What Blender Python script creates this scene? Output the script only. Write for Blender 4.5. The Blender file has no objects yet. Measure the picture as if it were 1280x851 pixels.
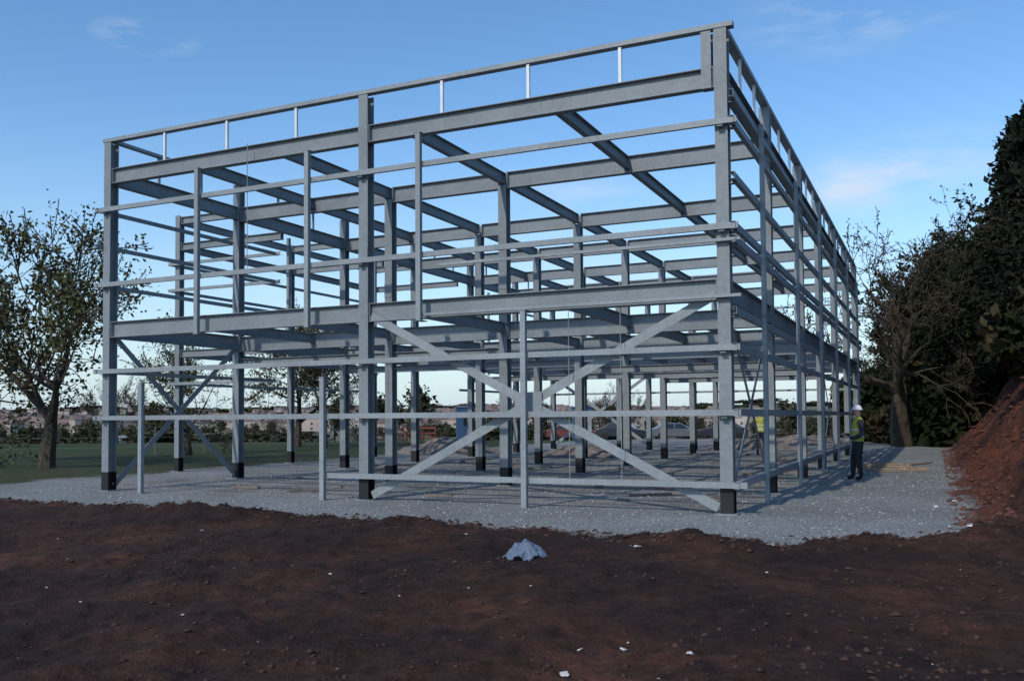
import bpy, bmesh, math, random
import numpy as np
from mathutils import Vector, Matrix, Euler
random.seed(7); np.random.seed(7)
scene=bpy.context.scene
col=scene.collection
SUN_AZ=-171.0   # degrees from +Y toward +X
SUN_EL=38.0
# ------------------------------------------------------------------ materials
def newmat(name):
    m=bpy.data.materials.new(name); m.use_nodes=True
    nt=m.node_tree; b=nt.nodes['Principled BSDF']
    return m,nt,b
def N(nt,t,**k):
    n=nt.nodes.new(t)
    for a,v in k.items():
        setattr(n,a,v)
    return n
def noise(nt,scale,detail=3,rough=.55,coord='Object',vec=None):
    n=N(nt,'ShaderNodeTexNoise'); n.inputs['Scale'].default_value=scale; n.inputs['Detail'].default_value=detail; n.inputs['Roughness'].default_value=rough
    if vec is None:
        tc=N(nt,'ShaderNodeTexCoord'); vec=tc.outputs[coord]
    nt.links.new(vec,n.inputs['Vector']); return n
def ramp(nt,fac,stops):
    r=N(nt,'ShaderNodeValToRGB'); e=r.color_ramp.elements
    while len(e)<len(stops): e.new(.5)
    for i,(p,c) in enumerate(stops):
        e[i].position=p; e[i].color=(c[0],c[1],c[2],1)
    nt.links.new(fac,r.inputs['Fac']); return r
def bump(nt,b,h,strength,dist):
    bp=N(nt,'ShaderNodeBump'); bp.inputs['Strength'].default_value=strength; bp.inputs['Distance'].default_value=dist
    nt.links.new(h,bp.inputs['Height']); nt.links.new(bp.outputs['Normal'],b.inputs['Normal']); return bp
def mixc(nt,fac,a,b_,mode='MIX'):
    m=N(nt,'ShaderNodeMix'); m.data_type='RGBA'; m.blend_type=mode
    for s,v in ((m.inputs[0],fac),(m.inputs[6],a),(m.inputs[7],b_)):
        if isinstance(v,(int,float)): s.default_value=v
        elif isinstance(v,tuple): s.default_value=(v[0],v[1],v[2],1)
        else: nt.links.new(v,s)
    return m.outputs[2]
def simple(name,c,rough=.6,metal=0,var=.25,scale=3,bumpd=0):
    m,nt,b=newmat(name)
    n=noise(nt,scale,3)
    lo=tuple(x*(1-var) for x in c); hi=tuple(min(1,x*(1+var)) for x in c)
    r=ramp(nt,n.outputs['Fac'],[(.3,lo),(.7,hi)])
    nt.links.new(r.outputs['Color'],b.inputs['Base Color'])
    b.inputs['Roughness'].default_value=rough; b.inputs['Metallic'].default_value=metal
    if bumpd: bump(nt,b,n.outputs['Fac'],.6,bumpd)
    return m
def steelmat(name,c):
    m,nt,b=newmat(name)
    n1=noise(nt,.9,3,.65); n2=noise(nt,14,2,.6)
    r=ramp(nt,n1.outputs['Fac'],[(.3,tuple(x*.82 for x in c)),(.72,tuple(x*1.12 for x in c))])
    r2=ramp(nt,n2.outputs['Fac'],[(.35,(.86,.86,.86)),(.6,(1,1,1))])
    o=mixc(nt,1.0,r.outputs['Color'],r2.outputs['Color'],'MULTIPLY')
    nt.links.new(o,b.inputs['Base Color']); b.inputs['Roughness'].default_value=.55
    return m
M_steel=steelmat('grey_primer_steel',(.215,.245,.26))
M_steel2=steelmat('galvanised_rail',(.265,.30,.315))
M_white=simple('galvanised_white_post',(.68,.70,.70),.45,.1,.1)
M_black=simple('bitumen_paint',(.008,.008,.009),.6,0,.3)
M_bark=simple('bark',(.05,.04,.03),.9,0,.45,6,.03)
M_barklight=simple('bark_oak',(.045,.034,.022),.9,0,.45,4,.03)
def leafmat(name,c1,c2):
    m,nt,b=newmat(name)
    n=noise(nt,.8,3,.7)
    r=ramp(nt,n.outputs['Fac'],[(.32,c1),(.68,c2)])
    nt.links.new(r.outputs['Color'],b.inputs['Base Color']); b.inputs['Roughness'].default_value=.8
    b.inputs['Specular IOR Level'].default_value=.15
    return m
M_leafdark=leafmat('leaf_dark',(.006,.010,.004),(.026,.033,.012))
M_leafspring=leafmat('leaf_spring',(.04,.045,.018),(.12,.115,.045))
M_leafbrown=leafmat('leaf_brown_twigs',(.022,.019,.011),(.068,.056,.028))
M_hedge=leafmat('leaf_hedge',(.03,.035,.018),(.085,.08,.045))
M_conifer=leafmat('conifer_needles',(.004,.007,.004),(.012,.018,.009))
# ------------------------------------------------------------------ mesh buffer
class MB:
    def __init__(s): s.v=[]; s.f=[]
    def box(s,p,ex,ey,ez,rx,ry,rz):
        i=len(s.v)
        for x in rx:
            for y in ry:
                for z in rz:
                    s.v.append(tuple(p+ex*x+ey*y+ez*z))
        for q in ((0,1,3,2),(4,6,7,5),(0,4,5,1),(2,3,7,6),(0,2,6,4),(1,5,7,3)):
            s.f.append(tuple(i+k for k in q))
    def abox(s,a,b):
        s.box(Vector((0,0,0)),Vector((1,0,0)),Vector((0,1,0)),Vector((0,0,1)),(a[0],b[0]),(a[1],b[1]),(a[2],b[2]))
    def sec(s,p1,p2,kind='I',h=.3,w=.16,tf=.014,tw=.01,up=(0,0,1)):
        p1=Vector(p1);p2=Vector(p2); L=(p2-p1); l=L.length; ex=L/l
        up=Vector(up); ez=(up-ex*up.dot(ex)).normalized(); ey=ez.cross(ex)
        if kind=='I':
            s.box(p1,ex,ey,ez,(0,l),(-w/2,w/2),(h/2-tf,h/2))
            s.box(p1,ex,ey,ez,(0,l),(-w/2,w/2),(-h/2,-h/2+tf))
            s.box(p1,ex,ey,ez,(.001,l-.001),(-tw/2,tw/2),(-h/2+tf-.002,h/2-tf+.002))
        elif kind=='C':
            s.box(p1,ex,ey,ez,(0,l),(-w/2,-w/2+tw),(-h/2,h/2))
            s.box(p1,ex,ey,ez,(.001,l-.001),(-w/2+tw-.001,w/2),(h/2-tf,h/2-.001))
            s.box(p1,ex,ey,ez,(.001,l-.001),(-w/2+tw-.001,w/2),(-h/2+.001,-h/2+tf))
        elif kind=='B':
            s.box(p1,ex,ey,ez,(0,l),(-w/2,w/2),(-h/2,h/2))
    def tube(s,pts,rads,n=6):
        pts=[Vector(p) for p in pts]; base=len(s.v)
        prev=None
        for k,(p,r) in enumerate(zip(pts,rads)):
            d=(pts[min(k+1,len(pts)-1)]-pts[max(k-1,0)]).normalized()
            a=Vector((0,0,1)) if abs(d.z)<.9 else Vector((1,0,0))
            if prev is not None: a=prev
            u=(a-d*a.dot(d)).normalized(); prev=u; w=d.cross(u)
            for j in range(n):
                t=2*math.pi*j/n; s.v.append(tuple(p+u*math.cos(t)*r+w*math.sin(t)*r))
        for k in range(len(pts)-1):
            for j in range(n):
                a=base+k*n+j;b=base+k*n+(j+1)%n
                s.f.append((a,b,b+n,a+n))
        s.f.append(tuple(base+j for j in range(n))[::-1]); s.f.append(tuple(base+(len(pts)-1)*n+j for j in range(n)))
    def mesh(s,name,mats,smooth=False):
        me=bpy.data.meshes.new(name); me.from_pydata(s.v,[],s.f)
        for m in (mats if isinstance(mats,(list,tuple)) else [mats]): me.materials.append(m)
        if smooth: me.polygons.foreach_set('use_smooth',[True]*len(me.polygons))
        me.update(); return me
    def obj(s,name,mats,parent=None,smooth=False):
        o=bpy.data.objects.new(name,s.mesh(name,mats,smooth)); col.objects.link(o)
        if parent: o.parent=parent
        return o
def empty(name,loc=(0,0,0),rot=0):
    e=bpy.data.objects.new(name,None); col.objects.link(e); e.location=loc; e.rotation_euler=(0,0,rot); e.empty_display_size=.5
    return e
def inst(me,name,loc,rot=0,sc=1,parent=None):
    o=bpy.data.objects.new(name,me); col.objects.link(o); o.location=loc; o.rotation_euler=(0,0,rot)
    o.scale=(sc,sc,sc) if not isinstance(sc,tuple) else sc
    if parent: o.parent=parent
    return o
# camera-aligned ground axes (right, forward) for placing things, turned 25 deg from the building grid
CA,SA=math.cos(math.radians(25)),math.sin(math.radians(25))
OX,OY=3.10,-14.99
def W(r,d): return (OX+r*CA-d*SA, OY+r*SA+d*CA)
def RD(x,y): return ((x-OX)*CA+(y-OY)*SA, -(x-OX)*SA+(y-OY)*CA)
# ------------------------------------------------------------------ terrain
def hsh(ix,iy,s):
    t=np.sin(ix*127.1+iy*311.7+s*74.7)*43758.5453
    return t-np.floor(t)
def vn(x,y,s=0):
    ix=np.floor(x);iy=np.floor(y);fx=x-ix;fy=y-iy
    fx=fx*fx*fx*(fx*(fx*6-15)+10);fy=fy*fy*fy*(fy*(fy*6-15)+10)
    return (hsh(ix,iy,s)*(1-fx)+hsh(ix+1,iy,s)*fx)*(1-fy)+(hsh(ix,iy+1,s)*(1-fx)+hsh(ix+1,iy+1,s)*fx)*fy
def fbm(x,y,s=0,o=4):
    a=.5;t=0;k=0
    for i in range(o):
        x,y=x*.8-y*.6,x*.6+y*.8
        t=t+a*(vn(x,y,s+i)-.5);k+=a;x=x*2.03+11.3;y=y*2.03+5.7;a*=.55
    return t/k*2
def sst(a,b,x):
    t=np.clip((x-a)/(b-a),0,1); return t*t*(3-2*t)
BR=[-60,-30,-18,-10.3,-4.6,-.97,1.29,2.56,4.6,6.4,9,14]
BD=[21,20.5,19.5,18.2,15.3,13.8,12.2,11.2,11.3,12.3,16,25]
def terrain(x,y):
    r,d=RD(x,y)
    n1=fbm(x*.9,y*.9,3); n2=fbm(x*3.1,y*3.1,9)
    db=np.interp(r,BR,BD)+n1*.45+n2*.22
    edge=3.5+n1*.5+n2*.2
    bank=sst(-1.5,1.5,y+ (x-4)*.3)
    front=sst(.12,-.12,d-db)
    side=sst(-.12,.12,x-edge)*sst(-2.0,-.5,y)
    soil=np.maximum(front*1.0,side)
    grass=sst(-.4,.4,-18.6-x+n1*1.2)*sst(21.5,23,d+n1)
    grass=np.maximum(grass,sst(56,60,y+n1*3)*sst(8,3,x))
    grass=np.maximum(grass,sst(36,39,y+n1*2)*sst(-1,1,x))
    grass=np.maximum(grass,sst(9,13,x+n1*2)*sst(-2,3,y))
    soil=soil*(1-grass*.999)
    z=fbm(x*.25,y*.25,21)*.03
    z=z+ front*(.05+fbm(x*.8,y*.8,5)*.09+fbm(x*3.2,y*3.2,6)*.05+np.maximum(0,fbm(x*6.5,y*6.5,16,3))*.05)*sst(0.5,3,d)
    z=z+ np.exp(-((d-db+.45)/.35)**2)*.09*(.6+n1)*sst(-9,-5,r)*sst(9,6,r)
    w=(x-edge)
    z=z+ bank*(sst(0,3.6,w)*3.3 + np.clip(w-3.2,0,60)*.12 + sst(0,1,w)*(fbm(x*.7,y*.7,31)*.5+fbm(x*2.9,y*2.9,35)*.15)*sst(14,5,w))
    far=sst(60,140,d)*sst(6,0,x)
    z=z-4.5*far
    z=z+ sst(500,2200,d)*(28+12*fbm(r*.002,d*.001,50))*sst(.9,.3,np.abs(r/np.maximum(d,1))*0.4)
    z=z+ far*fbm(x*.01,y*.01,44)*1.5
    return z,front,soil,grass
angs=np.concatenate([np.arange(-46,46,.28),np.arange(46,314,3.0)])
rr=[.6]
while rr[-1]<4500: rr.append(rr[-1]*(1.016 if rr[-1]<50 else 1.04))
rr=np.array(rr); A=len(angs); R=len(rr)
th=np.radians(angs)[None,:]; RRm=rr[:,None]
rl=RRm*np.sin(th); dl=RRm*np.cos(th)
X=OX+rl*CA-dl*SA; Y=OY+rl*SA+dl*CA
Z,front,soil,grass=terrain(X,Y)
vs=np.stack([X.ravel(),Y.ravel(),Z.ravel()],1)
vs=np.vstack([vs,[[OX,OY,float(Z[0].mean())]]])
idx=np.arange(R*A).reshape(R,A); nx=np.roll(idx,-1,axis=1)
q=np.stack([idx[:-1],idx[1:],nx[1:],nx[:-1]],-1).reshape(-1,4)
faces=q.tolist()+[[int(idx[0,j]),int(nx[0,j]),R*A] for j in range(A)]
me=bpy.data.meshes.new('ground'); me.from_pydata(vs.tolist(),[],faces)
ca=me.color_attributes.new('zone','FLOAT_COLOR','POINT')
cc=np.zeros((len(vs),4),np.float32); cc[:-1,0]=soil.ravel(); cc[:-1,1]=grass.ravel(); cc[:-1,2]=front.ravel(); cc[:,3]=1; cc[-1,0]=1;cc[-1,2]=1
ca.data.foreach_set('color',cc.ravel())
me.polygons.foreach_set('use_smooth',[True]*len(me.polygons))
ground=bpy.data.objects.new('ground',me); col.objects.link(ground)
def gz(x,y): return float(terrain(np.array([float(x)]),np.array([float(y)]))[0][0])
# ground material
m,nt,b=newmat('ground_soil_gravel_grass'); L=nt.links
at=N(nt,'ShaderNodeAttribute'); at.attribute_name='zone'
sp=N(nt,'ShaderNodeSeparateColor'); L.new(at.outputs['Color'],sp.inputs[0])
tc=N(nt,'ShaderNodeTexCoord'); V=tc.outputs['Object']
vo=N(nt,'ShaderNodeTexVoronoi'); vo.inputs['Scale'].default_value=30; L.new(V,vo.inputs['Vector'])
sepv=N(nt,'ShaderNodeSeparateColor'); L.new(vo.outputs['Color'],sepv.inputs[0])
gr=ramp(nt,sepv.outputs[0],[(0,(.27,.28,.275)),(.5,(.38,.39,.38)),(1,(.50,.51,.50))])
gd=ramp(nt,vo.outputs['Distance'],[(.3,(1,1,1)),(.8,(.55,.55,.55))])
gcol=mixc(nt,1.0,gr.outputs['Color'],gd.outputs['Color'],'MULTIPLY')
np1=noise(nt,.55,5,.62,vec=V)
pr=ramp(nt,np1.outputs['Fac'],[(.44,(0,0,0)),(.60,(.85,.85,.85))])
mp=N(nt,'ShaderNodeMapping'); L.new(V,mp.inputs['Vector']); mp.inputs['Scale'].default_value=(.45,1.3,1)
np2=noise(nt,1.1,4,.6,vec=mp.outputs['Vector'])
pr2=ramp(nt,np2.outputs['Fac'],[(.36,(.5,.48,.47)),(.54,(1,1,1))])
sx=N(nt,'ShaderNodeSeparateXYZ'); L.new(V,sx.inputs[0])
def smooth(v,a,b2):
    mr=N(nt,'ShaderNodeMapRange'); mr.interpolation_type='SMOOTHSTEP'
    mr.inputs['From Min'].default_value=a; mr.inputs['From Max'].default_value=b2
    L.new(v,mr.inputs['Value']); return mr.outputs['Result']
def mul(a,b2):
    k=N(nt,'ShaderNodeMath'); k.operation='MULTIPLY'
    for i,v in enumerate((a,b2)):
        if isinstance(v,(int,float)): k.inputs[i].default_value=v
        else: L.new(v,k.inputs[i])
    return k.outputs[0]
inside=mul(mul(smooth(sx.outputs['Y'],-.6,1.2),smooth(sx.outputs['X'],.6,-.3)),smooth(sx.outputs['X'],-16.5,-15))
pink=mixc(nt,pr2.outputs['Color'],(.20,.165,.15),(.36,.325,.30))
pk=mul(inside,pr.outputs['Color'])
g2=mixc(nt,pk,gcol,pink)
dirt=mixc(nt,mul(inside,.8),(1,1,1),pr2.outputs['Color'])
g3=mixc(nt,1.0,g2,dirt,'MULTIPLY')
lg=noise(nt,.3,4,.6,vec=V); lr=ramp(nt,lg.outputs['Fac'],[(.35,(.70,.69,.67)),(.65,(1.0,1.0,1.0))])
g4=mixc(nt,1.0,g3,lr.outputs['Color'],'MULTIPLY')
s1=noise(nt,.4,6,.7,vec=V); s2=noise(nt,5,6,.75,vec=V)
sc1=ramp(nt,s1.outputs['Fac'],[(.36,(.026,.014,.011)),(.5,(.048,.023,.016)),(.60,(.078,.034,.021)),(.70,(.12,.049,.029))])  # foreground soil kept very dark: the shade lying there is in this colour
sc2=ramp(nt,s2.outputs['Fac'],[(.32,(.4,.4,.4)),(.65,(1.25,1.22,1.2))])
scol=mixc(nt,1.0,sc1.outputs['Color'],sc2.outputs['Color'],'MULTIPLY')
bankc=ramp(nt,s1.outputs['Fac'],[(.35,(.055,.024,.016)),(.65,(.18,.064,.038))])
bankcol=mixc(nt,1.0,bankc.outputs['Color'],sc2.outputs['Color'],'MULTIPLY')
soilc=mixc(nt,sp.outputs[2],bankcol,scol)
q1=noise(nt,.05,5,.6,vec=V); q2=noise(nt,4,3,.7,vec=V)
gq=ramp(nt,q1.outputs['Fac'],[(.35,(.028,.042,.013)),(.5,(.05,.072,.021)),(.68,(.08,.073,.038))])
gq2=ramp(nt,q2.outputs['Fac'],[(.3,(.6,.6,.6)),(.7,(1.2,1.2,1.2))])
grn=mixc(nt,1.0,gq.outputs['Color'],gq2.outputs['Color'],'MULTIPLY')
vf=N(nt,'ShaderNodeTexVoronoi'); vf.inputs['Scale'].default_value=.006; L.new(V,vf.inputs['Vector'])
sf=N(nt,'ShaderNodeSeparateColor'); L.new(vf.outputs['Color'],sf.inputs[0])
fld=ramp(nt,sf.outputs[0],[(0,(.06,.08,.04)),(.4,(.10,.13,.06)),(.7,(.16,.14,.10)),(1,(.19,.17,.13))])  # far field patches, paled to brown-grey: distance haze mixed into their colour
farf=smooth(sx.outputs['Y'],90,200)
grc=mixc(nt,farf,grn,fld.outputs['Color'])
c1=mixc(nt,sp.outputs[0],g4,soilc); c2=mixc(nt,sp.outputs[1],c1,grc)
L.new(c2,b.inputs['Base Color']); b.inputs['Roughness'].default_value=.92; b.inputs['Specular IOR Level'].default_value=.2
s2b=mul(s2.outputs['Fac'],2.6)
hv=mixc(nt,sp.outputs[0],vo.outputs['Distance'],s2b)
b1=N(nt,'ShaderNodeBump'); b1.inputs['Strength'].default_value=.8; b1.inputs['Distance'].default_value=.05; L.new(hv,b1.inputs['Height'])
L.new(b1.outputs['Normal'],b.inputs['Normal'])
ground.data.materials.append(m)
def scatter(name,n,fn,smin,smax,mat):
    mb=MB()
    base=[(1,0,0),(-1,0,0),(0,1,0),(0,-1,0),(0,0,1),(0,0,-.6)]
    fs=[(0,2,4),(2,1,4),(1,3,4),(3,0,4),(2,0,5),(1,2,5),(3,1,5),(0,3,5)]
    pts=fn(n)
    zz=terrain(pts[:,0],pts[:,1])[0]
    for (x,y),z in zip(pts,zz):
        s=smin+(smax-smin)*random.random()**4
        a=random.random()*6.28; i=len(mb.v)
        for v in base:
            k=s*random.uniform(.6,1.3)
            mb.v.append((x+(v[0]*math.cos(a)-v[1]*math.sin(a))*k,y+(v[0]*math.sin(a)+v[1]*math.cos(a))*k,z+v[2]*k*.6+s*.05))
        mb.f+= [tuple(i+j for j in f) for f in fs]
    return mb.obj(name,mat,None,True)
def pts_soil(n):
    out=[]
    while len(out)<n:
        d=random.uniform(2.5,14) ; r=random.uniform(-1,1)*(d*.62+.5)
        x,y=W(r,d)
        if d<np.interp(r,BR,BD)+.1 and fbm(np.array([x*.7]),np.array([y*.7]),66,2)[0]>random.uniform(-.5,.4): out.append((x,y))
    return np.array(out)
M_clod=simple('soil_clod',(.055,.026,.018),.95,0,.5,5)
scatter('soil_clods',5500,pts_soil,.004,.04,M_clod)
def pts_edge(n):
    out=[]
    for i in range(n):
        r=random.uniform(-12,7); d=np.interp(r,BR,BD)+random.gauss(-.15,.35); out.append(W(r,d))
    return np.array(out)
scatter('soil_clods',3500,pts_edge,.008,.06,M_clod)
def pts_grav(n):
    out=[]
    while len(out)<n:
        x=random.uniform(-16,3.6); y=random.uniform(-3,16)
        r,d=RD(x,y)
        if d>np.interp(r,BR,BD)+.1: out.append((x,y))
    return np.array(out)
M_stone=simple('gravel_stone',(.33,.34,.33),.9,0,.4,3)
scatter('gravel_stones',12000,pts_grav,.010,.035,M_stone)
def pts_bank(n):
    return np.array([(random.uniform(3.3,8),random.uniform(-1,30)) for i in range(n)])
scatter('bank_soil_clods',3500,pts_bank,.02,.12,simple('bank_clod',(.11,.042,.026),.95,0,.4,4))
M_frag=simple('chalk_fragment',(.6,.58,.55),.8,0,.15,9)
mb=MB()
frs=[(.33,5.75,.045),(.45,6.3,.025),(.75,6.2,.03),(1.13,5.9,.025),(1.45,10.6,.045),(-2.6,7.2,.02),(5.5,11.9,.04),(6.0,12.0,.05),(-6,12,.03),(-4.4,12.9,.03),(3.1,10.9,.03),(8,16.5,.06),(7.2,15.5,.05),(2.5,9,.015),(-1.8,9,.02),(-.6,11.8,.02)]
random.seed(44)
for i in range(26): 
    d=random.uniform(5,13); frs.append((random.uniform(-.55,.5)*d,d,random.uniform(.006,.014)))
for r,d,s in frs:
    x,y=W(r,d); z=gz(x,y)
    for k in range(10):
        a=random.random()*6.28; e=random.uniform(-.3,1)
        mb.v.append((x+math.cos(a)*s*random.uniform(.6,1.2),y+math.sin(a)*s*random.uniform(.6,1.2),z+.005+max(0,e)*s*.7))
bm=bmesh.new()
for k in range(0,len(mb.v),10):
    vv=[bm.verts.new(v) for v in mb.v[k:k+10]]
    bmesh.ops.convex_hull(bm,input=vv)
me=bpy.data.meshes.new('white_stone_fragments'); bm.to_mesh(me); bm.free(); me.materials.append(M_frag)
o=bpy.data.objects.new('white_stone_fragments',me); col.objects.link(o)
# ------------------------------------------------------------------ STEEL FRAME
F=empty('steel_frame_building')
UM=7.045; UF=[0,UM,14.09]; U=[0,6.04,9.2,14.09]
YV=[0,4.25,9.15,13.5,17.9,22.3,26.7]
HF,HR,HT=3.853,7.388,8.06
D=YV[-1]; UL=14.09
cols=MB(); bases=MB(); plates=MB()
def column(x,y,top,h=.23,w=.21):
    z0=gz(x,y)
    cols.sec((x,y,z0+.43),(x,y,top),'I',h,w,.016,.011,(0,1,0))
    bases.sec((x,y,z0-.1),(x,y,z0+.43),'I',h+.006,w+.006,.02,.016,(0,1,0))
    plates.abox((x-.17,y-.17,z0-.06),(x+.17,y+.17,z0+.02))
    for z in (HF+.75,):
        plates.abox((x-w/2-.001,y-h/2-.012,z),(x+w/2+.001,y-h/2-.001,z+.36))
for u in UF: column(-u,0,HT-.06)
for u in U:
    for v in YV[1:]:
        column(-u,v,HT-.06 if u in (0,UL) else HR-.32)
column(-UM,D,HT-.06)
cols.sec((-.24,.0,HR-.35),(-.24,0,HT-.06),'I',.18,.17,.014,.01,(0,1,0))
cols.sec((-UM-.16,.22,0.1),(-UM-.16,.22,HF-.35),'C',.12,.1,.012,.012,(1,0,0))
for (x,y) in [(-18.2,6.2),(-18.2,11.6),(-18.2,17.0)]: column(x,y,HT-.1,h=.2,w=.18)
beams=MB()
def beam(x1,y1,x2,y2,top,h=.3,w=.17,inset=.115):
    p=Vector((x1,y1,top-h/2)); q=Vector((x2,y2,top-h/2)); d=(q-p).normalized()
    a=p+d*inset; b_=q-d*inset
    beams.sec(a,b_,'I',h,w)
    for e,s in ((a,1),(b_,-1)):
        plates.sec(e-d*.001*s,e+d*.014*s,'B',h+.02,w+.012)
for i in range(2):
    beam(-UF[i],0,-UF[i+1],0,HR,.34,.17)
    beam(-UF[i],0,-UF[i+1],0,HF,.36,.17)
for v in YV[1:]:
    for a,b_ in ((0,6.04),(6.04,9.2),(9.2,UL)):
        beam(-a,v,-b_,v,HR-.02,.38,.17)
        beam(-a,v,-b_,v,HF-.02,.40,.18)
for i in range(6):
    y1,y2=YV[i],YV[i+1]
    for u in (0,UL):
        beam(-u,y1,-u,y2,HR-.01,.34,.17); beam(-u,y1,-u,y2,HF-.01,.36,.17)
    for u in (3.0,6.04,9.2,11.6):
        beam(-u,y1,-u,y2,HR-.035,.26,.13,.02 if (u in(3.0,11.6) or i==0) else .115)
    for u in (1.6,3.0,4.5,6.04,9.2,11.6):
        if u in (1.6,4.5) and i%2==0: continue
        beam(-u,y1,-u,y2,HF-.04,.24,.12,.02)
for v in (YV[1],YV[2],YV[4]):
    beam(-6.04,v,-UL,v,HF-.62,.2,.13)
for v in YV[2:5]:
    beam(0,v,-6.04,v,HF-.85,.18,.12)
for z in (HT-.15,HR-.3,HF-.1):
    for y in (6.2,11.6,17.0): beam(-UL,y,-18.2,y,z,.22,.13)
    beam(-18.2,6.2,-18.2,11.6,z,.22,.13); beam(-18.2,11.6,-18.2,17.0,z,.22,.13)
for y in (6.2,11.6):
    beam(-9.2,y,-UL,y,HT-.16,.16,.1)
par=MB()
def rail(mb,x1,y1,x2,y2,z,h=.14,w=.07,kind='C'):
    mb.sec((x1,y1,z),(x2,y2,z),kind,h,w,.006,.006)
par.sec((.2,0,HT+.01),(-UL-.2,0,HT+.01),'B',.08,.16)
par.sec((0,.11,HT+.007),(0,D+.15,HT+.007),'B',.08,.16)
par.sec((-UL,.11,HT+.007),(-UL,D+.15,HT+.007),'B',.07,.14)
par.sec((-.11,D,HT+.004),(-UL+.11,D,HT+.004),'B',.07,.14)
wp=MB()
for u in (1.75,3.5,5.3,8.75,10.6,12.4):
    wp.sec((-u,-.03,HR+.003),(-u,-.03,HT-.036),'B',.055,.05,up=(1,0,0))
for i in range(6):
    for t in (1/3,2/3):
        y=YV[i]+(YV[i+1]-YV[i])*t
        (wp if i<3 else par).sec((.03,y,HR+.003),(.03,y,HT-.04),'B',.05,.05,up=(0,1,0))
        par.sec((-UL,y,HR+.003),(-UL,y,HT-.04),'B',.06,.05,up=(0,1,0))
rails=MB(); FY=-.19; RX=.19; LX=-UL-.19
def cleat(x,y,z,dx,dy):
    plates.abox((min(x,x+dx)-.05,min(y,y+dy)-.05,z-.09),(max(x,x+dx)+.05,max(y,y+dy)+.05,z-.075))
for z in (6.42,4.69,2.71,1.65):
    rail(rails,-UL-.27,FY,.27,FY,z,.10,.07)
    for u in UF: cleat(-u,-.11,z,0,-.08)
rail(rails,-5.3,FY,.3,FY,4.47,.05,.05)
rail(rails,-7.95,FY,.35,FY,.48,.10,.07)
rail(rails,-5.68,FY+.01,.3,FY+.01,3.55,.05,.09)
RZ=(6.85,6.42,5.5,4.69,4.47,3.3,2.71,1.65,.48)
for z in RZ:
    rail(rails,RX,-.25,RX,D+.3,z,.12,.08)
    for y in YV: cleat(.11,y,z,.08,0)
for z in (6.42,5.6,4.69,2.71,1.65):
    rail(rails,LX,-.25,LX,6.1,z,.09,.07)
    rail(rails,LX,17.2,LX,D,z,.09,.07)
for z in (6.42,4.69,5.6,2.71):
    rail(rails,-18.4,6.0,-18.4,17.2,z,.09,.07)
    rail(rails,-18.45,6.0,-UL,6.0,z,.09,.07)
    rail(rails,-UL,D+.2,.2,D+.2,z,.09,.07)
posts=MB()
def wpost(u,z0,z1,y=-.275):
    posts.sec((-u,y,z0),(-u,y,z1),'B',.10,.09,up=(1,0,0))
    for z in (z0,z1): plates.abox((-u-.07,y-.05,z-.008),(-u+.07,y+.2,z+.006))
for u in (5.68,8.28,11.2): wpost(u,HF-.42,7.0)
wpost(3.53,.0,HF-.35)
for u in (7.9,12.8): wpost(u,.0,2.42)
for i in range(6):
    y=(YV[i]+YV[i+1])/2
    posts.sec((RX+.085,y,0.0),(RX+.085,y,HF-.43),'B',.1,.08,up=(0,1,0))
    posts.sec((RX+.085,y,HF-.42),(RX+.085,y,7.0),'B',.1,.08,up=(0,1,0))
    if i in (1,2,4):
        posts.sec((LX-.085,y,HF-.42),(LX-.085,y,7.0),'B',.1,.08,up=(0,1,0))
rods=MB()
def rod(a,b_,r=.007): rods.tube([a,b_],[r,r],5)
for u in (1.75,2.7): rod((-u,FY,.45),(-u,FY,HF-.4))
rod((-9.9,FY,4.7),(-9.9,FY,HR),.009)
br=MB()
def brace(p,q,h=.15,t=.014,up=(0,0,1)): br.sec(p,q,'B',h,t,up=up)
brace((-6.9,-.03,.1),(-.15,-.03,HF-.25),.16,.012)
brace((-6.9,-.055,HF-.25),(-.15,-.055,.1),.16,.012)
br.box(Vector((-3.53,-.078,1.85)),Vector((1,0,0)),Vector((0,1,0)),Vector((0,0,1)),(-.26,.26),(0,.012),(-.2,.2))
brace((-UL,.1,HF-.3),(-UL,4.15,.1),.13,.012); brace((-UL+.03,.1,.1),(-UL+.03,4.15,HF-.3),.13,.012)
for i in (0,3,5):
    brace((-.02,YV[i]+.1,HF-.3),(-.02,YV[i+1]-.1,.2),.12,.012); brace((.02,YV[i]+.1,.2),(.02,YV[i+1]-.1,HF-.3),.12,.012)
brace((-9.2,D,HF-.3),(-UL,D,.2)); brace((-9.2,D+.03,.2),(-UL,D+.03,HF-.3))
cols.obj('columns',M_steel,F); bases.obj('column_bases',M_black,F); beams.obj('beams',M_steel,F)
par.obj('parapet_rail',M_steel2,F); wp.obj('parapet_posts',M_white,F); rails.obj('cladding_rails',M_steel2,F)
posts.obj('wind_posts',M_steel2,F); rods.obj('sag_rods',M_steel2,F); br.obj('cross_bracing',M_steel2,F); plates.obj('end_plates_and_cleats',M_steel,F)
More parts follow.
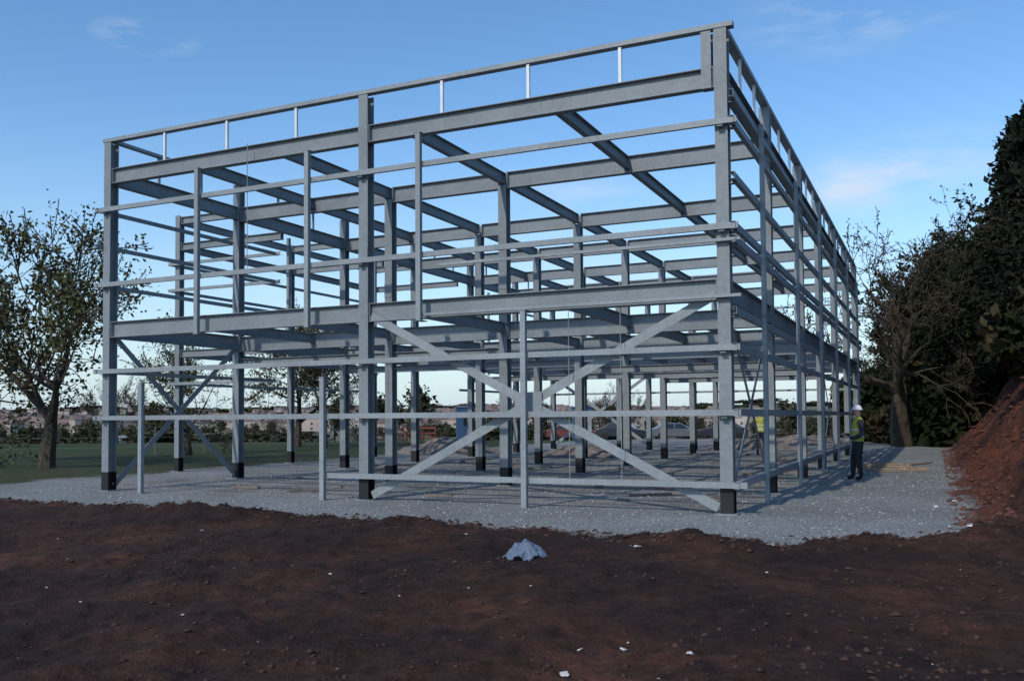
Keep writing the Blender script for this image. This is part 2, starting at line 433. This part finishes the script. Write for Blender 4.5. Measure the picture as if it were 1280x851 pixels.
# ------------------------------------------------------------------ TREES
def rv():
    return Vector((random.gauss(0,1),random.gauss(0,1),random.gauss(0,1))).normalized()
def leafquad(V_,Fc,p,s):
    a=rv(); b_=a.cross(rv()).normalized(); i=len(V_)
    V_.append(tuple(p-a*s)); V_.append(tuple(p+b_*s*.55)); V_.append(tuple(p+a*s)); V_.append(tuple(p-b_*s*.55))
    Fc.append((i,i+1,i+2,i+3))
def tree(name,H,seed,leaf,bark,levels=5,leafn=14,leafs=.09,spread=.55,trad=None,crook=.12,twig=.012,kids=(3,4),first=.28,up=.25,jit=2.2):
    random.seed(seed)
    mb=MB(); LV=[];LF=[]
    trad=trad or H*.026
    def grow(p,d,l,r,lev):
        n=4; pts=[p];rs=[r]; dd=d.copy(); q=p.copy()
        ck=crook*(.5 if lev==0 else 1)
        for k in range(n):
            dd=(dd+rv()*ck+Vector((0,0,up*.12))).normalized(); q=q+dd*(l/n); pts.append(q.copy()); rs.append(max(twig,r*(1-.5*(k+1)/n)))
        mb.tube(pts,rs,7 if lev<2 else (4 if lev<4 else 3))
        if lev>=levels:
            for k in range(leafn):
                t=random.random(); pp=pts[int(t*n)]+(pts[min(n,int(t*n)+1)]-pts[int(t*n)])*random.random()+rv()*abs(random.gauss(0,leafs*jit))
                leafquad(LV,LF,pp,leafs*random.uniform(.5,1.3))
            return
        c=random.randint(*kids)
        for k in range(c):
            t=random.uniform(.35,1) if k else 1
            if lev==0: t=random.uniform(.75,1)
            ii=min(n,int(round(t*n)))
            ax=dd.cross(rv()).normalized()
            ang=random.uniform(.3,1.0)*spread*2 if k else random.uniform(.05,.4)
            nd=(Matrix.Rotation(ang,3,ax)@dd); nd.z+=up*.3; nd.normalize()
            grow(pts[ii],nd,l*random.uniform(.55,.9)*(1.25 if lev==0 else 1),rs[ii]*random.uniform(.5,.75),lev+1)
    grow(Vector((0,0,-.2)),Vector((random.gauss(0,.04),random.gauss(0,.04),1)).normalized(),H*first,trad,0)
    zmax=max([v[2] for v in (LV or mb.v)]); k=H/zmax
    nb=len(mb.f); off=len(mb.v)
    mb.v+=LV; mb.f+=[tuple(off+i for i in f) for f in LF]
    mb.v=[(v[0]*k,v[1]*k,v[2]*k) for v in mb.v]
    me=mb.mesh(name,[bark,leaf]); mi=[0]*nb+[1]*len(LF); me.polygons.foreach_set('material_index',mi)
    return me
def conifer(name,H,seed,leaf,bark):
    random.seed(seed); mb=MB(); LV=[];LF=[]
    mb.tube([(0,0,-.2),(0,0,H*.5),(0,0,H)],[H*.02,H*.012,.02],6)
    z=H*.1
    while z<H*.99:
        R_=(1-z/H)**.7*H*.27*random.uniform(.7,1.2)
        for k in range(7):
            a=random.random()*6.28; r2=R_*random.uniform(.6,1.1)
            e=Vector((math.cos(a)*r2,math.sin(a)*r2,z-r2*.25)); s=Vector((0,0,z))
            mb.tube([s,e],[.03,.01],3)
            for j in range(int(8+r2*30)):
                t=random.random()**.6; p=s.lerp(e,t)+rv()*.22*(.5+t)
                leafquad(LV,LF,p,random.uniform(.1,.22))
        z+=H*.025
    nb=len(mb.f);off=len(mb.v); mb.v+=LV; mb.f+=[tuple(off+i for i in f) for f in LF]
    me=mb.mesh(name,[bark,leaf]); me.polygons.foreach_set('material_index',[0]*nb+[1]*len(LF)); return me
def bushmesh(name,seed,leaf,n=2200,leafs=.15):
    random.seed(seed); LV=[];LF=[]
    cl=[(Vector((random.uniform(-1.4,1.4),random.uniform(-1.2,1.2),random.uniform(.2,1.5))),random.uniform(.35,.8)) for i in range(12)]
    for i in range(n):
        c,r=random.choice(cl); p=c+rv()*r*random.random()**.4
        if p.z<0: p.z=-p.z*.3
        leafquad(LV,LF,p,leafs*random.uniform(.5,1.3))
    me=bpy.data.meshes.new(name); me.from_pydata(LV,[],LF); me.materials.append(leaf); me.update(); return me
T_dense=[tree('tree_dense',10,s,M_leafdark,M_bark,5,19,.13,.5) for s in (1,2,3)]
T_brown=[tree('tree_brown',10,s,M_leafbrown,M_bark,5,13,.08,.5) for s in (11,12)]
T_spring=[tree('tree_spring',8.5,s,M_leafspring,M_bark,5,15,.06,.70,first=.2,jit=3.8) for s in (22,25)]
T_con=[conifer('conifer',11,s,M_conifer,M_bark) for s in (31,32)]
T_oak=tree('tree_oak',11.5,64,M_leafbrown,M_barklight,5,12,.06,.62,trad=.5,crook=.36,twig=.016,first=.3,up=.35)
T_low=tree('tree_low',8,81,M_hedge,M_bark,3,26,.3,.55)
T_bush=[bushmesh('bush',s,M_leafdark) for s in (51,52)]
T_bushb=bushmesh('bush_b',55,M_leafbrown)
T_hedge=[bushmesh('hedge',s,M_hedge) for s in (57,58)]
def put(me,name,x,y,rot=0,sc=1,parent=None,dz=0):
    return inst(me,name,(x,y,gz(x,y)+dz),rot,sc,parent)
x,y=W(-15.9,31); put(T_spring[0],'deciduous_tree',x,y,.5,1.12)
x,y=W(-20.5,33); put(T_spring[1],'deciduous_tree',x,y,.5,.95)
x,y=W(-14.6,41); put(T_spring[1],'deciduous_tree',x,y,2.0,.68)
x,y=W(-12.3,52); put(T_spring[0],'deciduous_tree',x,y,2.0,1.0)
x,y=W(-10.3,50); put(T_brown[0],'deciduous_tree',x,y,1.0,.85)
put(T_oak,'oak_tree',1.6,34,1.2,1.0)
put(T_oak,'oak_tree',3.2,42,3.4,.9)
random.seed(17)
for (x,y,s) in [(7.2,22.5,1.0),(6.9,26,1.02),(6.6,29.5,.97),(6.9,34,1.12),(7.8,38,1.25),(9.0,30,1.3),(8.8,19,1.0),(8.0,14,1.0)]:
    put(random.choice(T_con),'conifer_tree',x,y,random.random()*6,s)
wood=empty('woodland')
random.seed(5)
for (x,y,s) in [(7.6,24,.8),(8.0,28,.95),(6.1,33,.8),(6.0,36.5,.92),(5.2,37,.85),(7.5,41,1.2),(4.8,41,.9),(6.0,45,1.25),(5.2,47,1.15),(4.1,50,1.25),(6,53,1.45),(4.2,57,1.35),(1.9,51,.9),(2.0,58,1.05),(5.5,62,1.4),(9,46,1.3),(2.6,68,1.1),(-.5,60,.75)]:
    me=random.choice(T_dense+T_brown)
    put(me,'woodland_tree',x+random.uniform(-.3,.3),y,random.random()*6,s*random.uniform(.94,1.05),wood)
for i in range(60):
    y=random.uniform(8,60); x=7.3+random.uniform(-.4,2.6)- (max(0,y-32)*.11)
    put(random.choice(T_bush+T_bush+[T_bushb]),'undergrowth',x,y,random.random()*6,random.uniform(1.0,1.8),wood)
for i in range(36):
    x=random.uniform(.8,6); y=random.uniform(37,56)
    if RD(x,y)[0]/RD(x,y)[1]<.41: continue
    put(random.choice(T_bush+[T_bushb]),'undergrowth',x,y,random.random()*6,random.uniform(1.3,2.4),wood)
dist=empty('distant_treeline')
for i in range(75):
    d=random.choice((random.uniform(85,130),random.uniform(180,330))); r=random.uniform(-.72,.42)*d
    x,y=W(r,d)
    put(T_low if d>150 or i%2 else random.choice(T_brown),'distant_tree',x,y,random.random()*6,random.uniform(.4,.85),dist,-.3)
for i in range(140):
    d=random.choice((95,190,280,420,600,850,1100,1500,1900)); r=random.uniform(-.72,.4)*d
    k=d/150
    x,y=W(r,d*random.uniform(.97,1.03)); put(random.choice(T_hedge),'hedge_clump',x,y,random.random()*6,(2.6+k*2.2,2.0+k*1.5,random.uniform(.5,1.0)+k*.38),dist,-.3)
town=empty('distant_town')
M_tile=simple('town_roof',(.20,.14,.125),.9,0,.3,.2); M_render=simple('town_render',(.38,.32,.28),.9,0,.25,.1)
hm=MB(); rf=MB(); wn=MB()
random.seed(9)
for i in range(480):
    d=random.uniform(380,1500); r=random.uniform(-.75,.3)*d; x,y=W(r,d); z=gz(x,y)-.5
    w=random.uniform(7,20);l=random.uniform(6,9);h=random.uniform(4.5,7); a=random.uniform(0,3.1)
    ex=Vector((math.cos(a),math.sin(a),0)); ey=Vector((-math.sin(a),math.cos(a),0)); ez=Vector((0,0,1)); p=Vector((x,y,z))
    hm.box(p,ex,ey,ez,(-w/2,w/2),(-l/2,l/2),(0,h))
    i0=len(rf.v)
    for sx_,sy_,zz in ((-1,-1,h),(1,-1,h),(1,1,h),(-1,1,h),(-1,0,h+2.6),(1,0,h+2.6)):
        rf.v.append(tuple(p+ex*sx_*(w/2+.3)+ey*sy_*(l/2+.3)+ez*(zz+.01)))
    rf.f+=[(i0,i0+1,i0+5,i0+4),(i0+2,i0+3,i0+4,i0+5),(i0,i0+4,i0+3),(i0+1,i0+2,i0+5)]
    for k in (-.3,0,.3):
        for zz in (1,3.2):
            wn.box(p,ex,ey,ez,(w*k-.6,w*k+.6),(-l/2-.03,l/2+.03),(zz,zz+1.1))
hm.obj('walls',M_render,town); rf.obj('roofs',M_tile,town); wn.obj('windows',simple('town_glass',(.05,.06,.07),.2),town)
# ------------------------------------------------------------------ vehicles
M_glass=simple('vehicle_glass',(.015,.02,.025),.08,0,.1); M_tyre=simple('tyre',(.015,.015,.015),.9)
def vehicle(name,loc,rot,prof,glass,width,wheels,paint,wr=.31):
    E=empty(name,loc,rot); n=len(prof)
    b_=MB(); 
    for s in (-1,1):
        for (x,z) in prof:
            k=1-.16*max(0,(z-.85))/.6
            b_.v.append((x,s*width/2*k,z))
    b_.f=[tuple(range(n))[::-1],tuple(range(n,2*n))]+[(i,(i+1)%n,n+(i+1)%n,n+i) for i in range(n)]
    ob=b_.obj('body',paint,E); md=ob.modifiers.new('bv','BEVEL'); md.width=.05; md.segments=3
    g=MB()
    for poly in glass:
        for s in (-1,1):
            i=len(g.v)
            for (x,z) in poly:
                k=1-.16*max(0,(z-.85))/.6
                g.v.append((x,s*(width/2*k+.008),z))
            g.f.append(tuple(range(i,i+len(poly))))
    g.obj('windows',M_glass,E)
    t=MB()
    for wx in wheels:
        for s in (-1,1):
            t.tube([(wx,s*(width/2-.2),wr),(wx,s*(width/2-.02),wr),(wx,s*(width/2+.012),wr)],[wr,wr,wr*.88],18)
            t.tube([(wx,s*(width/2+.012),wr),(wx,s*(width/2+.02),wr)],[wr*.55,wr*.5],14)
    t.obj('wheels',M_tyre,E)
    lt=MB(); xs=[p[0] for p in prof]
    for s in (-1,1):
        lt.abox((max(xs)-.06,s*width*.36-.12,.62),(max(xs)+.012,s*width*.36+.12,.76)); lt.abox((min(xs)-.012,s*width*.38-.1,.7),(min(xs)+.06,s*width*.38+.1,.9))
    lt.obj('lamps',simple('lamp_lens',(.6,.55,.5),.2),E)
    return E
carprof=[(-2.1,.3),(2.05,.3),(2.12,.55),(2.0,.78),(1.05,.93),(.35,1.4),(-1.0,1.44),(-1.75,1.0),(-2.1,.92)]
carglass=[[(.9,.93),(.33,1.33),(-.2,1.35),(-.2,.93)],[(-.27,.93),(-.27,1.35),(-.95,1.36),(-1.5,.96)]]
vanprof=[(-2.6,.35),(2.5,.35),(2.6,.7),(2.45,1.1),(1.75,1.3),(1.15,2.1),(.9,2.2),(-2.6,2.2)]
vanglass=[[(1.6,1.32),(1.12,1.98),(.6,1.98),(.6,1.32)]]
paints=[simple('car_paint_dark',(.02,.025,.035),.25,0,.1),simple('car_paint_red',(.14,.03,.025),.35,0,.1),simple('car_paint_silver',(.16,.18,.20),.3,.3,.1),simple('van_paint_white',(.5,.5,.5),.3,0,.05)]
for (r,d,rot,pi_) in [(9.0,74,.2,0),(13.5,75,.4,2),(17.0,74,3.3,0),(5.0,75,.3,1)]:
    x,y=W(r,d); vehicle('parked_car',(x,y,gz(x,y)),rot,carprof,carglass,1.75,(-1.35,1.3),paints[pi_])
x,y=W(-47,109); vehicle('parked_van',(x,y,gz(x,y)),2.35,vanprof,vanglass,1.95,(-1.6,1.6),paints[3],.34)
def cabin(name,x,y,rot,l,w,h,c):
    E=empty(name,(x,y,gz(x,y)),rot); b_=MB(); b_.abox((-l/2,-w/2,.12),(l/2,w/2,h)); o=b_.obj('shell',c,E); o.modifiers.new('bv','BEVEL').width=.03
    r_=MB(); n=int(l/.3)
    for k in range(n): r_.abox((-l/2+.1+k*.3,-w/2-.02,.25),(-l/2+.2+k*.3,-w/2+.01,h-.15))
    r_.abox((-l/2-.05,-w/2-.05,h+.002),(l/2+.05,w/2+.05,h+.07)); r_.abox((-l/2+.1,-w/2+.1,0),(l/2-.1,w/2-.1,.118)); r_.obj('ribs_and_roof',c,E)
    g=MB(); g.abox((-l*.1,-w/2-.035,h*.5),(l*.12,-w/2+.01,h*.8)); g.obj('window',M_glass,E); d_=MB(); d_.abox((l*.25,-w/2-.04,.2),(l*.25+min(.8,l*.2),-w/2+.01,2.0)); d_.obj('door',simple('door_grey',(.3,.32,.34)),E)
M_blue=simple('cabin_blue',(.03,.08,.17),.5,0,.15)
x,y=W(-3.0,58); cabin('portable_toilet',x,y,.5,1.2,1.2,2.2,M_blue)
x,y=W(4.6,60); cabin('portable_toilet',x,y,.5,1.2,1.2,2.2,M_blue)
M_or=simple('barrier_orange',(.30,.08,.045),.6,0,.2)
for (r,d) in [(-7.6,56),(-6.0,60)]:
    x,y=W(r,d); E=empty('safety_barrier',(x,y,gz(x,y)),.7); b_=MB()
    b_.sec((-.95,0,.95),(.95,0,.95),'B',.12,.04); b_.sec((-.95,0,.6),(.95,0,.6),'B',.12,.04); b_.sec((-.95,0,.3),(.95,0,.3),'B',.08,.04)
    for s in (-.9,0,.9): b_.sec((s,.03,0),(s,.03,1.0),'B',.06,.02,up=(1,0,0))
    for s in (-.7,.7): b_.sec((s,-.3,.03),(s,.3,.03),'B',.06,.08)
    b_.obj('panel',M_or,E)
def heap(name,x,y,s,h,mat,seed):
    n=30; mb=MB()
    for i in range(n+1):
        for j in range(n+1):
            a=(i/n*2-1);b_=(j/n*2-1); rr_=math.sqrt(a*a+b_*b_)
            zz=max(0,1-rr_)**.8*h*(1+.5*float(fbm(np.array([a*3.+seed]),np.array([b_*3.]),seed)[0]))
            zz+=(float(fbm(np.array([a*9.]),np.array([b_*9.+seed]),seed+3)[0])*.18*h if rr_<.95 else 0)-.06
            mb.v.append((a*s,b_*s,zz))
    for i in range(n):
        for j in range(n):
            k=i*(n+1)+j; mb.f.append((k,k+n+1,k+n+2,k+1))
    o=mb.obj(name,mat); o.location=(x,y,gz(x,y)); return o
M_rub=simple('rubble',(.18,.15,.13),.95,0,.5,4,.05)
for k,(x,y,s,h) in enumerate([(-10,20,2.2,.5),(-5,30,2.5,.5),(-13,10,1.3,.2),(-3.5,38,2.5,.6),(-17.5,22,2.6,.7)]): heap('rubble_heap',x,y,s,h,M_rub,k+2)
M_wood=simple('timber',(.30,.21,.13),.85,0,.3,6)
pl=MB()
for (x,y,a,l) in [(1.9,13.2,.2,2.0),(2.2,12.3,.5,1.5),(1.6,14.8,-.3,1.8),(2.6,16.5,1.2,1.8),(1.5,15.6,.35,1.3)]:
    z=gz(x,y)+.03; pl.sec((x-math.cos(a)*l/2,y-math.sin(a)*l/2,z),(x+math.cos(a)*l/2,y+math.sin(a)*l/2,z+.02),'B',.04,.10)
pl.obj('timber_planks',M_wood)
random.seed(3)
db=MB()
for i in range(60):
    x=random.uniform(-13.5,-.6);y=random.uniform(.6,24);a=random.gauss(.1,.9);l=random.uniform(.15,.9);z=gz(x,y)+.02
    db.sec((x-math.cos(a)*l/2,y-math.sin(a)*l/2,z),(x+math.cos(a)*l/2,y+math.sin(a)*l/2,z+random.uniform(0,.05)),'B',.04,random.uniform(.04,.10))
db.obj('scattered_timber_offcuts',simple('old_timber',(.17,.14,.12),.9,0,.5,2))
fn=MB(); M_fence=simple('fence_post_grey',(.14,.14,.13),.8)
for i in range(7):
    x,y=W(-27+i*2.1,39+i*.6); z=gz(x,y); fn.tube([(x,y,z-.1),(x,y,z+1.3)],[.035,.03],6)
for zz in (.35,.8,1.25):
    for i in range(6):
        a=W(-27+i*2.1,39+i*.6);b_=W(-27+(i+1)*2.1,39+(i+1)*.6); fn.tube([(a[0],a[1],gz(*a)+zz),(b_[0],b_[1],gz(*b_)+zz)],[.005,.005],3)
fn.obj('wire_fence',M_fence)
def sheet():
    n=60; mb=MB()
    for i in range(n+1):
        for j in range(n+1):
            a=(i/n*2-1);b_=(j/n*2-1); rr_=min(1,math.sqrt(a*a+b_*b_))
            f1=float(fbm(np.array([a*1.7+3]),np.array([b_*1.7]),71,2)[0]); f2=float(fbm(np.array([a*4.5]),np.array([b_*4.5+2]),72)[0])
            rid=1-abs(f2)*3
            zz=(1-rr_**2.6)*(.17+.08*f1)+.026*rid*(1-rr_*.5)+.015
            if a<0: zz*=1+.25*a
            mb.v.append((a*.27*(1+.2*f1)+.02*f2,b_*.18*(1+.25*f2),max(.004,zz)))
    for i in range(n):
        for j in range(n):
            a=((i+.5)/n*2-1);b_=((j+.5)/n*2-1)
            if a*a+b_*b_>.9+.1*math.sin(7*math.atan2(b_,a)): continue
            k=i*(n+1)+j; mb.f.append((k,k+n+1,k+n+2,k+1))
    m,nt,b=newmat('clear_polythene'); b.inputs['Base Color'].default_value=(.22,.29,.40,1); b.inputs['Roughness'].default_value=.22
    b.inputs['Transmission Weight'].default_value=.45; b.inputs['IOR'].default_value=1.2
    nn=noise(nt,18,4); bump(nt,b,nn.outputs['Fac'],.5,.01)
    o=mb.obj('plastic_sheet',m,smooth=True); x,y=W(.16,10.3); o.location=(x,y,gz(x,y)-.005); o.rotation_euler=(0,0,.4)
sheet()
# ------------------------------------------------------------------ PEOPLE
def skin(name,verts,edges,rad,mat,parent,root=0,sub=2):
    me=bpy.data.meshes.new(name); me.from_pydata(verts,edges,[]); me.materials.append(mat)
    o=bpy.data.objects.new(name,me); col.objects.link(o); o.parent=parent
    o.modifiers.new('Skin','SKIN').use_smooth_shade=True
    for i,r in enumerate(rad):
        sv=me.skin_vertices[0].data[i]; sv.radius=(r,r) if not isinstance(r,tuple) else r; sv.use_root=(i==root)
    s=o.modifiers.new('Sub','SUBSURF'); s.levels=sub; s.render_levels=sub
    return o
def workwear():
    m,nt,b=newmat('workwear'); tc=N(nt,'ShaderNodeTexCoord'); s=N(nt,'ShaderNodeSeparateXYZ'); nt.links.new(tc.outputs['Object'],s.inputs[0])
    dv=N(nt,'ShaderNodeMath'); dv.operation='DIVIDE'; dv.inputs[1].default_value=2; nt.links.new(s.outputs['Z'],dv.inputs[0])
    r=N(nt,'ShaderNodeValToRGB'); r.color_ramp.interpolation='CONSTANT'
    hv=(.36,.38,.06); nv=(.010,.014,.026); sv=(.55,.55,.53)
    st=[(0,(.01,.01,.01)),(.055,nv),(.47,hv),(.515,sv),(.54,hv),(.60,sv),(.625,hv)]
    e=r.color_ramp.elements
    while len(e)<len(st): e.new(.5)
    for i,(p,c) in enumerate(st): e[i].position=p; e[i].color=(*c,1)
    nt.links.new(dv.outputs[0],r.inputs[0])
    ab=N(nt,'ShaderNodeMath'); ab.operation='ABSOLUTE'; nt.links.new(s.outputs['Y'],ab.inputs[0])
    gt=N(nt,'ShaderNodeMath'); gt.operation='GREATER_THAN'; gt.inputs[1].default_value=.205; nt.links.new(ab.outputs[0],gt.inputs[0])
    gx=N(nt,'ShaderNodeMath'); gx.operation='GREATER_THAN'; gx.inputs[1].default_value=.16; nt.links.new(s.outputs['X'],gx.inputs[0])
    mx=N(nt,'ShaderNodeMath'); mx.operation='MAXIMUM'; nt.links.new(gt.outputs[0],mx.inputs[0]); nt.links.new(gx.outputs[0],mx.inputs[1])
    up=N(nt,'ShaderNodeMath'); up.operation='GREATER_THAN'; up.inputs[1].default_value=.94; nt.links.new(s.outputs['Z'],up.inputs[0])
    mm=N(nt,'ShaderNodeMath'); mm.operation='MULTIPLY'; nt.links.new(mx.outputs[0],mm.inputs[0]); nt.links.new(up.outputs[0],mm.inputs[1])
    o=mixc(nt,mm.outputs[0],r.outputs[0],(.02,.025,.04))
    nt.links.new(o,b.inputs['Base Color']); b.inputs['Roughness'].default_value=.85
    n=noise(nt,12,3); bump(nt,b,n.outputs['Fac'],.5,.02)
    return m
M_work=workwear(); M_skin=simple('skin',(.48,.28,.20),.6,0,.08); M_helm=simple('helmet_white',(.8,.8,.78),.3,0,.03)
M_eye=simple('eye_dark',(.02,.015,.012),.3); M_hair=simple('hair_brown',(.05,.035,.02),.8)
def worker(loc,rot):
    E=empty('construction_worker',loc,rot)
    v=[(0,0,.98),(.01,0,1.15),(.0,0,1.34),(-.01,0,1.46),(-.005,0,1.55),
       (.0,.10,.92),(.03,.125,.50),(-.02,.135,.10),(.12,.15,.045),(.02,.135,.045),
       (.0,-.10,.92),(.08,-.13,.50),(.10,-.13,.10),(.24,-.145,.045),(.14,-.13,.045),
       (-.01,.19,1.42),(-.04,.27,1.13),(.16,.20,1.02),(.25,.15,1.04),
       (-.01,-.19,1.42),(-.03,-.28,1.14),(.18,-.18,1.08),(.27,-.11,1.12)]
    e=[(0,1),(1,2),(2,3),(3,4),(0,5),(5,6),(6,7),(7,9),(9,8),(0,10),(10,11),(11,12),(12,14),(14,13),(3,15),(15,16),(16,17),(17,18),(3,19),(19,20),(20,21),(21,22)]
    r=[(.17,.14),(.175,.145),(.185,.15),(.11,.10),(.055,.055),.115,.08,.058,.045,.052,.115,.08,.058,.045,.052,.085,.065,.052,.038,.085,.065,.052,.038]
    skin('body',v,e,r,M_work,E,0,2)
    hv=[(-.005,0,1.52),(.01,0,1.60),(.015,0,1.67),(.01,0,1.74),(.045,0,1.60)]
    skin('head',hv,[(0,1),(1,2),(2,3),(1,4)],[.055,(.068,.075),(.078,.095),(.07,.08),.045],M_skin,E,1,2)
    f=MB(); f.tube([(.085,0,1.69),(.112,0,1.645),(.09,0,1.635)],[.010,.016,.012],6)
    for s in (-1,1): f.tube([(0,s*.078,1.635),(.0,s*.09,1.665),(.0,s*.08,1.69)],[.012,.02,.012],6)
    f.obj('nose_and_ears',M_skin,E,True)
    g=MB()
    for s in (-1,1): g.tube([(.084,s*.03,1.685),(.092,s*.03,1.685)],[.011,.006],6)
    g.tube([(.078,-.025,1.605),(.090,0,1.603),(.078,.025,1.605)],[.004,.006,.004],5); g.obj('eyes_and_mouth',M_eye,E)
    hr=MB(); hr.tube([(-.055,-.05,1.62),(-.085,0,1.66),(-.055,.05,1.62)],[.03,.04,.03],8); hr.obj('hair',M_hair,E,True)
    h=MB(); k=12; nn=18
    for i in range(k+1):
        t=i/k*math.pi/2; z=1.72+.115*math.sin(t); rr_=max(.004,math.cos(t))
        for j in range(nn):
            a=2*math.pi*j/nn; h.v.append((.005+.125*rr_*math.cos(a),.108*rr_*math.sin(a),z))
    for i in range(k):
        for j in range(nn): h.f.append((i*nn+j,i*nn+(j+1)%nn,(i+1)*nn+(j+1)%nn,(i+1)*nn+j))
    i0=len(h.v)
    for j in range(nn):
        a=2*math.pi*j/nn; ext=1.14+.34*max(0,math.cos(a)); h.v.append((.005+.125*ext*math.cos(a),.108*1.1*math.sin(a),1.712))
    for j in range(nn): h.f.append((i0+j,i0+(j+1)%nn,(j+1)%nn,j))
    h.obj('helmet',M_helm,E,True)
    for s,(bx,by,bz) in ((1,(.25,.15,1.04)),(-1,(.27,-.11,1.12))):
        vv=[(bx,by,bz),(bx+.035,by-.01*s,bz),(bx+.075,by-.015*s,bz-.005)]
        skin('palm',vv,[(0,1),(1,2)],[.026,(.036,.018),(.038,.016)],M_skin,E,1,1)
        for q in range(4):
            off=(q-1.5)*.02; l=(.9,1.05,1,.8)[q]*.03
            p0=(bx+.07,by-.015*s,bz+off)
            skin('finger',[p0,(p0[0]+l,p0[1]-.006*s,p0[2]-.002),(p0[0]+l*1.6,p0[1]-.028*s,p0[2]-.004),(p0[0]+l*1.5,p0[1]-.05*s,p0[2]-.004)],[(0,1),(1,2),(2,3)],[.0095,.009,.0085,.007],M_skin,E,0,1)
        skin('thumb',[(bx+.02,by-.015*s,bz+.02),(bx+.045,by-.04*s,bz+.04),(bx+.07,by-.05*s,bz+.04)],[(0,1),(1,2)],[.013,.011,.009],M_skin,E,0,1)
    return E
worker((1.35,8.9,gz(1.35,8.9)),math.radians(200))
x,y=W(10.1,37); worker((x,y,gz(x,y)),math.radians(80))
# ------------------------------------------------------------------ SKY, SUN
w=bpy.data.worlds.new('World'); scene.world=w; w.use_nodes=True; nt=w.node_tree; L=nt.links
bg=nt.nodes['Background']; sk=N(nt,'ShaderNodeTexSky'); sk.sky_type='NISHITA'; sk.sun_disc=False
sk.sun_elevation=math.radians(SUN_EL); sk.sun_rotation=math.radians(SUN_AZ); sk.air_density=1.0; sk.dust_density=.3; sk.ozone_density=2.0
tc=N(nt,'ShaderNodeTexCoord')
mp=N(nt,'ShaderNodeMapping'); mp.inputs['Scale'].default_value=(3,3,11); L.new(tc.outputs['Generated'],mp.inputs['Vector'])
nz=N(nt,'ShaderNodeTexNoise'); nz.inputs['Scale'].default_value=2.2; nz.inputs['Detail'].default_value=7; nz.inputs['Roughness'].default_value=.6; L.new(mp.outputs[0],nz.inputs['Vector'])
nr=ramp(nt,nz.outputs['Fac'],[(.42,(0,0,0)),(.72,(1,1,1))])
tot=None
def mth(op,a,b_=None):
    k=N(nt,'ShaderNodeMath'); k.operation=op
    for i,v in enumerate((a,b_)):
        if v is None: continue
        if isinstance(v,(int,float)): k.inputs[i].default_value=v
        else: L.new(v,k.inputs[i])
    return k.outputs[0]
for az,el,wd,amt in [(1.0,14.3,5.0,1.0),(4.5,13.2,4,1.0),(3.6,23.0,6,.9),(47.1,21.6,2.4,1.5),(22,13.5,5,.8),(30,8,14,.4),(10,5,14,.4)]:
    a=math.radians(az);e=math.radians(el)
    dv=(-math.sin(a)*math.cos(e),math.cos(a)*math.cos(e),math.sin(e))
    sb=N(nt,'ShaderNodeVectorMath'); sb.operation='SUBTRACT'; L.new(tc.outputs['Generated'],sb.inputs[0]); sb.inputs[1].default_value=dv
    ml=N(nt,'ShaderNodeVectorMath'); ml.operation='MULTIPLY'; L.new(sb.outputs[0],ml.inputs[0]); ml.inputs[1].default_value=(1,1,3)
    ln=N(nt,'ShaderNodeVectorMath'); ln.operation='LENGTH'; L.new(ml.outputs[0],ln.inputs[0])
    f=mth('SUBTRACT',1.0,mth('DIVIDE',ln.outputs['Value'],math.radians(wd)*1.3)); f=mth('MULTIPLY',mth('MAXIMUM',f,0.0),amt)
    tot=f if tot is None else mth('ADD',tot,f)
fac=mth('MINIMUM',mth('MULTIPLY',tot,nr.outputs['Color']),.7)
hs=N(nt,'ShaderNodeHueSaturation'); hs.inputs['Saturation'].default_value=1.2; hs.inputs['Value'].default_value=1.3; L.new(sk.outputs['Color'],hs.inputs['Color'])
sz=N(nt,'ShaderNodeSeparateXYZ'); L.new(tc.outputs['Generated'],sz.inputs[0])
hz=mth('POWER',mth('SUBTRACT',1.0,mth('MINIMUM',mth('MAXIMUM',mth('DIVIDE',sz.outputs['Z'],.34),0.0),1.0)),2.0)
hzc=mixc(nt,mth('MULTIPLY',hz,.92),hs.outputs['Color'],(3.5,4.7,5.7))
out=mixc(nt,fac,hzc,(5.2,5.7,6.3))
L.new(out,bg.inputs['Color']); bg.inputs['Strength'].default_value=.14
sl=bpy.data.lights.new('sun','SUN'); sl.energy=2.5; sl.angle=math.radians(.6); sl.color=(1,.93,.82)
so=bpy.data.objects.new('sun',sl); col.objects.link(so)
a=math.radians(SUN_AZ);e=math.radians(SUN_EL)
sd=Vector((math.sin(a)*math.cos(e),math.cos(a)*math.cos(e),math.sin(e)))
so.rotation_euler=sd.to_track_quat('Z','Y').to_euler(); so.location=(-20,-10,30)
# ------------------------------------------------------------------ camera
cd=bpy.data.cameras.new('camera'); cam=bpy.data.objects.new('camera',cd); col.objects.link(cam)
cd.sensor_width=36; cd.lens=1134.9/1280*36; cd.shift_y=55/1280; cd.clip_end=12000; cd.clip_start=.1
cam.matrix_world=Matrix.Translation((3.104,-14.988,1.6))@Matrix.Rotation(math.radians(25.008),4,'Z')@Matrix.Rotation(math.radians(92.064),4,'X')@Matrix.Rotation(math.radians(-.425),4,'Z')
scene.camera=cam
scene.view_settings.view_transform='Standard'; scene.view_settings.look='None'; scene.view_settings.exposure=0
